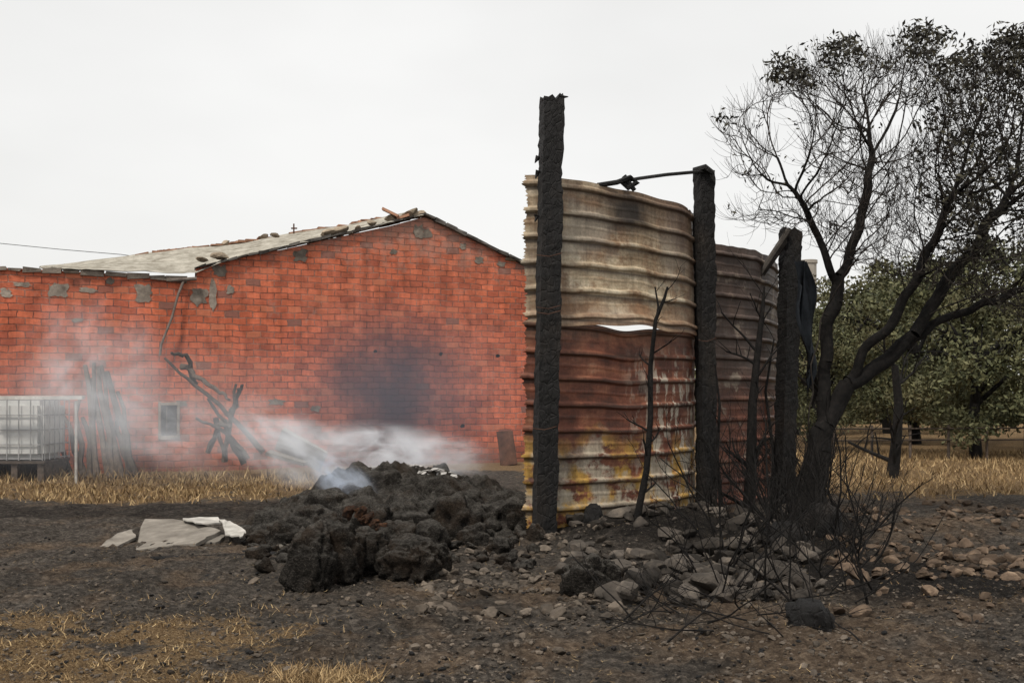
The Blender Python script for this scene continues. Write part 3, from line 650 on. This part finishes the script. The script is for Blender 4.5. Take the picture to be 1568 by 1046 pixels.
# ------------------------------------------------------------ burnt tree (space colonisation)
tree=empty('burnt_tree')
TY=13.0
limbs=[
 [(1228,815),(1240,740),(1258,670),(1280,615),(1300,588)],
 [(1262,660),(1262,600),(1262,550),(1268,490),(1283,440),(1288,400)],
 [(1300,588),(1340,560),(1395,518),(1450,488),(1520,460),(1600,430)],
 [(1300,588),(1325,540),(1360,500),(1395,440),(1430,370),(1460,290)],
 [(1288,430),(1310,370),(1325,300),(1335,230)],
 [(1283,440),(1262,385),(1235,330),(1210,290)],
 [(1250,705),(1235,650),(1246,560),(1262,480)],
 [(1395,518),(1440,440),(1490,380),(1540,300)],
]
nodes=[];par=[];nk=[]
def addn(p,pr):
    nodes.append(Vector(p)); par.append(pr); nk.append(0)
    if pr>=0: nk[pr]+=1
    return len(nodes)-1
depths=[0,0,.4,-.3,.3,-.2,-.25,.7]
for li,L in enumerate(limbs):
    prev=-1
    pts=[P(x,y,TY+(depths[li]*(i/(len(L)-1)))) for i,(x,y) in enumerate(L)]
    if li==0: pts[0].z=0
    start=pts[0]
    if nodes:
        prev=min(range(len(nodes)),key=lambda i:(nodes[i]-start).length)
    else: prev=addn(start,-1)
    for a,b in zip(pts,pts[1:]):
        n=max(1,int((b-a).length/.10))
        for k in range(1,n+1):
            q=a.lerp(b,k/n); q+=Vector((noise.noise(q*3),noise.noise(q*3+Vector((5,5,5))),noise.noise(q*3+Vector((9,5,5)))))*.07; prev=addn(q,prev)
poly=[(1094,205),(1125,190),(1168,145),(1215,118),(1285,92),(1370,80),(1445,75),(1480,130),(1505,98),(1568,88),(1720,120),(1760,300),(1700,460),(1560,500),(1450,450),(1380,440),(1310,420),(1240,370),(1120,345),(1100,300),(1132,255)]
def inpoly(x,y):
    c=False; n=len(poly); j=n-1
    for i in range(n):
        xi,yi=poly[i];xj,yj=poly[j]
        if (yi>y)!=(yj>y) and x<(xj-xi)*(y-yi)/(yj-yi)+xi: c=not c
        j=i
    return c
att=[]
while len(att)<6500:
    x=random.uniform(1085,1760); y=random.uniform(60,500)
    if not inpoly(x,y): continue
    if random.random()<.3 and y>360: continue
    if noise.noise(Vector((x*.012,y*.012,4)))<-.28: continue
    Y=TY+random.uniform(-1,1)*(.5+1.2*min(1,max(0,(x-1090)/250)))
    att.append(P(x,y,Y))
alive=[True]*len(att); step=.095
for it in range(120):
    kd=kdtree.KDTree(len(nodes))
    for i,p in enumerate(nodes): kd.insert(p,i)
    kd.balance(); acc={}
    for ai,a in enumerate(att):
        if not alive[ai]: continue
        co,idx,d=kd.find(a)
        if d<.13: alive[ai]=False; continue
        if d<1.6:
            if nk[idx]>=4: 
                alive[ai]=False; continue
            acc.setdefault(idx,Vector((0,0,0))); acc[idx]+=(a-co).normalized()
    if not acc: break
    for idx,v in acc.items():
        v=v.normalized()
        if par[idx]>=0: v+=(nodes[idx]-nodes[par[idx]]).normalized()*.6
        v+=Vector((0,0,.38))+Vector((random.uniform(-.22,.22),random.uniform(-.22,.22),random.uniform(-.12,.12)))
        q=nodes[idx]+v.normalized()*step
        if len(nodes)<22000: addn(q,idx)
N=len(nodes); rad=[0.0]*N; kids=[0]*N
for i in range(N-1,0,-1):
    if rad[i]==0: rad[i]=.004**2.3
    rad[par[i]]+=rad[i]; kids[par[i]]+=1
rad=[max(.0035,r**(1/2.3)) if r>0 else .005 for r in rad]
sc=.135/rad[0]
rad=[r*(1+(sc-1)*sm(.01,.06,r)) for r in rad]
for i in range(N):
    z=nodes[i].z
    if rad[i]>.05: rad[i]*=1+.5*(1-sm(0,1.6,z))+.10*noise.noise(nodes[i]*5)
    rad[i]=min(rad[i],.21)
P0=[];P1=[];R0=[];R1=[];p0=[];p1=[];r0=[];r1=[]
for i in range(1,N):
    j=par[i]
    ra=min(rad[j],rad[i]*1.2)
    if rad[i]>.014: P0.append(nodes[j]);P1.append(nodes[i]);R0.append(ra);R1.append(rad[i])
    else: p0.append(nodes[j]);p1.append(nodes[i]);r0.append(ra);r1.append(rad[i])
leafC=[]
for i in range(1,N):
    if rad[i]<.010:
        d0=(nodes[i]-nodes[par[i]]).normalized()
        for k in range(3 if kids[i]==0 else (1 if random.random()<.45 else 0)):
            d=(d0*.8+Vector((random.uniform(-.6,.6),random.uniform(-.6,.6),random.uniform(0,.8)))).normalized(); p=nodes[i]; r=.0036
            for s_ in range(5):
                d=(d+Vector((random.uniform(-.15,.15)-.03,random.uniform(-.15,.15),.2))).normalized(); q=p+d*random.uniform(.05,.09)
                p0.append(p);p1.append(q);r0.append(r);r1.append(r*.82); r*=.82; p=q
            px=CX+F*p.x/p.y; py=HY-F*(p.z-H)/p.y
            den=max(0,noise.noise(p*1.3)*1.6+.05)
            topn=0
            for (cx,cy,rr) in [(1200,108,34),(1290,85,42),(1420,62,46),(1110,185,14),(1235,125,20),(1540,90,60),(1360,100,18)]:
                topn=max(topn,1-sm(.5,1.1,math.hypot(px-cx,(py-cy)*1.3)/rr))
            right=sm(1370,1500,px)
            if random.random()<max(topn,right*min(1,den*1.7+.22),.06*den):
                for _ in range(7): leafC.append(p+Vector((random.gauss(0,.055),random.gauss(0,.055),random.gauss(0,.04))))
segs('limbs',P0,P1,R0,R1,9,m_bark,tree)
segs('twigs',p0,p1,r0,r1,3,m_twig,tree)
m_dl=M('scorched_leaves',.8,.2); m_dl.col(m_dl.ramp(m_dl.isl(),[(0,(.012,.011,.010)),(.6,(.036,.034,.026)),(1,(.08,.075,.05))]))
leaves('dead_leaves',leafC,.042,m_dl,tree,1.9)
print('tree nodes',N,'leaves',len(leafC),'twigs',len(p0))
# ------------------------------------------------------------ saplings & brush
def grow(P_,p,d,r,depth,L):
    q=Vector(p); n=6
    for k in range(n):
        d=(d+Vector((random.uniform(-.22,.22),random.uniform(-.22,.22),random.uniform(-.1,.16)))).normalized(); nq=q+d*L/n; rr=r*(1-.1)
        P_.append((q.copy(),nq.copy(),r,rr)); r=rr
        if depth>0 and k>0 and random.random()<.75:
            s=(d+Vector((random.uniform(-1,1),random.uniform(-1,1),random.uniform(-.2,.7)))).normalized(); grow(P_,nq,s,r*.6,depth-1,L*random.uniform(.35,.6))
        q=nq
def polyl(P_,pts,r0_,r1_,br=0,bl=.5):
    n=len(pts)-1
    for i in range(n):
        a=Vector(pts[i]);b=Vector(pts[i+1]); ra=r0_+(r1_-r0_)*i/n; rb=r0_+(r1_-r0_)*(i+1)/n
        for k in range(4):
            aa=a.lerp(b,k/4);bb=a.lerp(b,(k+1)/4)
            P_.append((aa,bb,ra+(rb-ra)*k/4,ra+(rb-ra)*(k+1)/4))
            if random.random()<br: grow(P_,bb,Vector((random.uniform(-1,1),random.uniform(-.6,.6),random.uniform(.1,1))).normalized(),rb*.45,1,bl*random.uniform(.4,1))
def fin(name,P_,mat,n=6):
    a=list(zip(*P_)); return segs(name,a[0],a[1],a[2],a[3],n,mat)
S=[]; polyl(S,[P(975,795,10.9),P(990,720,10.9),P(996,640,10.9),P(996,560,10.9),P(1004,490,10.9),P(1018,455,10.9),P(1022,440,10.9)],.04,.012,.35,.35); polyl(S,[P(996,560,10.9),P(1002,510,10.8),P(1008,470,10.8),P(1003,440,10.8)],.02,.008,.3,.3)
fin('burnt_sapling',S,m_bark)
S=[]; polyl(S,[P(1145,800,12.6),P(1150,720,12.6),P(1152,620,12.6),P(1160,540,12.6),P(1168,470,12.6),P(1170,440,12.6)],.085,.012,.5,.7); fin('burnt_sapling',S,m_bark)
S=[]; polyl(S,[P(1105,780,13),P(1098,700,13),P(1102,620,13),P(1095,560,13)],.03,.01,.4,.4); polyl(S,[P(1180,790,13),P(1185,700,13),P(1172,600,13),P(1185,520,13)],.03,.01,.5,.6); fin('burnt_sapling',S,m_bark)
S=[]
for i in range(75):
    px=random.uniform(1060,1340); py=random.uniform(800,930); y=GY(py); x=(px-CX)/F*y
    grow(S,(x,y,gh(x,y)),Vector((random.uniform(-.8,.8),random.uniform(-.5,.5),random.uniform(.25,1))).normalized(),random.uniform(.006,.013),2,random.uniform(.4,1.2))
for i in range(34):
    px=random.uniform(1180,1290); py=random.uniform(790,850); y=GY(py); x=(px-CX)/F*y
    grow(S,(x,y,gh(x,y)),Vector((random.uniform(-.5,.5),random.uniform(-.5,.5),random.uniform(.5,1))).normalized(),random.uniform(.01,.018),2,random.uniform(.6,1.3))
for i in range(30):
    px=random.uniform(920,1320); py=random.uniform(910,990); y=GY(py); x=(px-CX)/F*y
    grow(S,(x,y,gh(x,y)+.02),Vector((random.uniform(-1,1),random.uniform(-.4,.4),random.uniform(.0,.35))).normalized(),random.uniform(.004,.008),1,random.uniform(.4,.9))
fin('burnt_brushwood',S,m_bark,5)
# ------------------------------------------------------------ background oaks
m_leaf=M('oak_foliage',.7,.25)
c=m_leaf.ramp(m_leaf.isl(),[(0,(.034,.040,.020)),(.5,(.08,.088,.042)),(1,(.165,.165,.082))])
c=m_leaf.mix(m_leaf.ramp(m_leaf.noise(.55,3),[(.45,0),(.7,.6)]),c,(.14,.115,.06)); m_leaf.col(c)
def oakmesh(seed,hgt=6.0,rad_=3.0,low=.6,dens=1.0):
    random.seed(seed); np.random.seed(seed); C=[];S=[]
    polyl(S,[Vector((0,0,-.1)),Vector((.1,0,.9)),Vector((-.1,.1,1.9)),Vector((.1,0,3.0))],.17,.09)
    for k in range(13):
        a=random.uniform(0,6.3); e=Vector((math.cos(a)*rad_*.8,math.sin(a)*rad_*.8,random.uniform(.5,.9)*hgt)); s=Vector((0,0,random.uniform(1.2,2.8)))
        polyl(S,[s,s.lerp(e,.5)+Vector((0,0,.2)),e],.07,.015,.3,.8)
    for k in range(int(80*dens)):
        while True:
            v=Vector((random.uniform(-1,1),random.uniform(-1,1),random.uniform(-1,1)))
            if .35<v.length<1: break
        c_=Vector((v.x*rad_,v.y*rad_,low+ (hgt-low)*(.5+v.z*.5))); c_*=(1+.18*noise.noise(v*2+Vector((seed,0,0))))
        rr=random.uniform(.25,.75)
        n=int(190*rr/.55)
        d=np.random.normal(size=(n,3)); d/=np.linalg.norm(d,axis=1,keepdims=True); d*=(np.random.uniform(.3,1.2,n)[:,None]); d[:,2]*=.6
        C.append(np.array(c_)+d*rr)
    C=np.concatenate(C,0)
    tr=fin('trunk',S,m_bark,6); lf=leaves('foliage',C,.095,m_leaf,None,1.5)
    return tr,lf
tA=oakmesh(11); tB=oakmesh(23,5.2,2.6,.2,1.1)
places=[(9.2,30,.80,0,0),(12.6,27,1.05,2,1),(16.5,29,1.2,4,0),(10.8,36,1.0,1,0),(14.2,35,1.25,3,1),(19,34,1.25,5,0),(13.8,22.5,.75,2.5,1),(23,38,1.3,0,1),(12.6,44,1.1,2,1),(27,42,1.3,1,0),(17,45,1.3,3,0),(22,50,1.4,3.3,1),(16.5,52,1.2,1.3,0)]
for i,(x,y,s,r,k) in enumerate(places):
    e=empty('oak_tree',(x,y,0)); e.rotation_euler=(0,0,r); e.scale=(s,s,s)
    for src in (tA,tB)[k]:
        o=bpy.data.objects.new(src.name,src.data); scene.collection.objects.link(o); o.parent=e
for t in tA+tB: bpy.data.objects.remove(t)
S=[]; random.seed(3); polyl(S,[P(1366,735,20),P(1372,680,20),P(1376,620,20),P(1370,560,20)],.13,.07,.5,1.5); fin('field_tree_trunk',S,m_bark)
np.random.seed(5); n=42000
X=np.random.uniform(8,90,n); Yd=62+np.random.uniform(-3,3,n)+X*.1; Zt=3.0+1.2*np.sin(X*.8)+.8*np.sin(X*2.3); Z=np.random.uniform(0,1,n)**.8*Zt
leaves('distant_tree_line',np.stack([X,Yd,Z],1),.3,m_leaf,None,1.5)
A=Acc()
for i in range(12):
    x=8.4+i*1.0; A.tube([(x,26,-.1),(x,26,.9)],[.04,.035],6,.1)
for z in(.5,.8): A.tube([(8.4,25.95,z),(14,25.95,z+.03),(19.4,25.95,z)],[.02]*3,6,.1)
A.obj('field_rail_fence',m_wood)
# ------------------------------------------------------------ smoke
smk=empty('smoke')
def smoke(name,c,sc_,rot,dens,nscale=2.0,thr=(.42,.7),col=(.93,.94,.97),seed=0,stretch=(1,1,1),det=4,em=.16,dist=1.2):
    V,Fc=ICO[3]; o=mkobj(name,[v*1.0 for v in V],Fc,None,smk); o.location=c; o.scale=sc_; o.rotation_euler=rot
    m=bpy.data.materials.new(name+'_vol'); m.use_nodes=True; nt=m.node_tree; nt.nodes.clear()
    out=nt.nodes.new('ShaderNodeOutputMaterial'); vs=nt.nodes.new('ShaderNodeVolumePrincipled'); vs.inputs['Color'].default_value=(*col,1); vs.inputs['Anisotropy'].default_value=.0
    nt.links.new(vs.outputs[0],out.inputs['Volume'])
    vs.inputs['Emission Color'].default_value=(*[min(1,k*1.02) for k in col],1)
    tc=nt.nodes.new('ShaderNodeTexCoord'); ln=nt.nodes.new('ShaderNodeVectorMath'); ln.operation='LENGTH'; nt.links.new(tc.outputs['Object'],ln.inputs[0])
    fr_=nt.nodes.new('ShaderNodeMapRange'); fr_.inputs[1].default_value=.95; fr_.inputs[2].default_value=.05; fr_.interpolation_type='SMOOTHSTEP'; nt.links.new(ln.outputs['Value'],fr_.inputs[0])
    src=fr_.outputs[0]
    if det>0:
        mp=nt.nodes.new('ShaderNodeMapping'); mp.inputs['Location'].default_value=(seed,seed*2,seed*3); mp.inputs['Scale'].default_value=stretch; nt.links.new(tc.outputs['Object'],mp.inputs[0])
        nz=nt.nodes.new('ShaderNodeTexNoise'); nz.inputs['Scale'].default_value=nscale; nz.inputs['Detail'].default_value=det; nz.inputs['Roughness'].default_value=.6; nz.inputs['Distortion'].default_value=dist; nt.links.new(mp.outputs[0],nz.inputs['Vector'])
        r=nt.nodes.new('ShaderNodeMapRange'); r.inputs[1].default_value=thr[0]; r.inputs[2].default_value=thr[1]; nt.links.new(nz.outputs['Fac'],r.inputs[0])
        a=nt.nodes.new('ShaderNodeMath'); a.operation='MULTIPLY'; nt.links.new(fr_.outputs[0],a.inputs[0]); nt.links.new(r.outputs[0],a.inputs[1]); src=a.outputs[0]
    b=nt.nodes.new('ShaderNodeMath'); b.operation='MULTIPLY'; b.inputs[1].default_value=dens; nt.links.new(src,b.inputs[0]); nt.links.new(b.outputs[0],vs.inputs['Density'])
    e_=nt.nodes.new('ShaderNodeMath'); e_.operation='MULTIPLY'; e_.inputs[1].default_value=em; nt.links.new(b.outputs[0],e_.inputs[0]); nt.links.new(e_.outputs[0],vs.inputs['Emission Strength'])  # added self-glow stands in for light scattered many times inside the smoke
    o.data.materials.append(m); return o
smoke('plume_column',P(140,560,18.0),(1.7,.8,1.7),(0,.35,0),1.9,1.7,(.43,.72),seed=1,stretch=(1.2,1,1.0),em=.22)
smoke('plume_low',P(250,655,17.2),(3.4,1.0,1.0),(0,.18,0),1.3,2.0,(.43,.70),seed=3,stretch=(1.4,1,1.0),em=.22)
smoke('plume_mid',P(440,685,15.6),(1.6,.8,.75),(0,.55,0),3.2,1.8,(.44,.68),seed=4,em=.24)
smoke('heap_smoke',P(600,690,14.6),(1.9,.6,.5),(0,.10,0),6.5,2.0,(.44,.66),seed=7,stretch=(1.5,1,.8),em=.26)
smoke('heap_wisp',P(525,735,12.6),(.6,.35,.35),(0,.6,0),7.5,1.6,(.42,.66),(.78,.86,1.0),seed=12,em=.2)
smoke('heap_haze',P(610,610,18.0),(3.8,1.4,2.5),(0,0,0),.10,det=0,col=(.74,.81,.95),em=.2)
smoke('yard_haze',P(200,630,18.0),(5.2,1.3,1.9),(0,0,0),.15,det=0,col=(.9,.92,.97),em=.2)
# ------------------------------------------------------------ sky / sun / camera
w=bpy.data.worlds.new('World'); scene.world=w; w.use_nodes=True; nt=w.node_tree; nt.nodes.clear()
out=nt.nodes.new('ShaderNodeOutputWorld'); sky=nt.nodes.new('ShaderNodeTexSky'); sky.sky_type='NISHITA'; sky.sun_disc=False
ELEV=math.radians(56); sd=Vector((-.42,-.907,0)).normalized()
sky.sun_elevation=ELEV; sky.sun_rotation=math.atan2(sd.x,sd.y); sky.dust_density=5; sky.air_density=1
b1=nt.nodes.new('ShaderNodeBackground'); b1.inputs[1].default_value=.015; nt.links.new(sky.outputs[0],b1.inputs[0])
tc=nt.nodes.new('ShaderNodeTexCoord'); mpn=nt.nodes.new('ShaderNodeMapping'); mpn.inputs['Scale'].default_value=(1,1,2.6); nt.links.new(tc.outputs['Generated'],mpn.inputs[0])
nz=nt.nodes.new('ShaderNodeTexNoise'); nz.inputs['Scale'].default_value=1.6; nz.inputs['Detail'].default_value=4; nt.links.new(mpn.outputs[0],nz.inputs['Vector'])
cr=nt.nodes.new('ShaderNodeValToRGB'); cr.color_ramp.elements[0].position=.3; cr.color_ramp.elements[0].color=(.80,.79,.765,1); cr.color_ramp.elements[1].position=.68; cr.color_ramp.elements[1].color=(.95,.94,.915,1); nt.links.new(nz.outputs['Fac'],cr.inputs[0])
b2_=nt.nodes.new('ShaderNodeBackground'); b2_.inputs[1].default_value=.96; nt.links.new(cr.outputs[0],b2_.inputs[0])
ad=nt.nodes.new('ShaderNodeAddShader'); nt.links.new(b1.outputs[0],ad.inputs[0]); nt.links.new(b2_.outputs[0],ad.inputs[1]); nt.links.new(ad.outputs[0],out.inputs[0])
sl=bpy.data.lights.new('sun','SUN'); sl.energy=2.6; sl.angle=math.radians(5); sl.color=(1,.93,.83); so=bpy.data.objects.new('sun',sl); scene.collection.objects.link(so)
dirv=Vector((sd.x*math.cos(ELEV),sd.y*math.cos(ELEV),math.sin(ELEV))); so.rotation_euler=dirv.to_track_quat('Z','Y').to_euler()
scene.view_settings.view_transform='Standard'; scene.view_settings.look='None'; scene.view_settings.exposure=0
cd=bpy.data.cameras.new('camera'); cd.lens=35; cd.sensor_width=36; cd.shift_y=87/1568; cd.clip_end=2000; co=bpy.data.objects.new('camera',cd); scene.collection.objects.link(co)
co.location=(0,0,H); co.rotation_euler=(math.radians(90),0,0); scene.camera=co
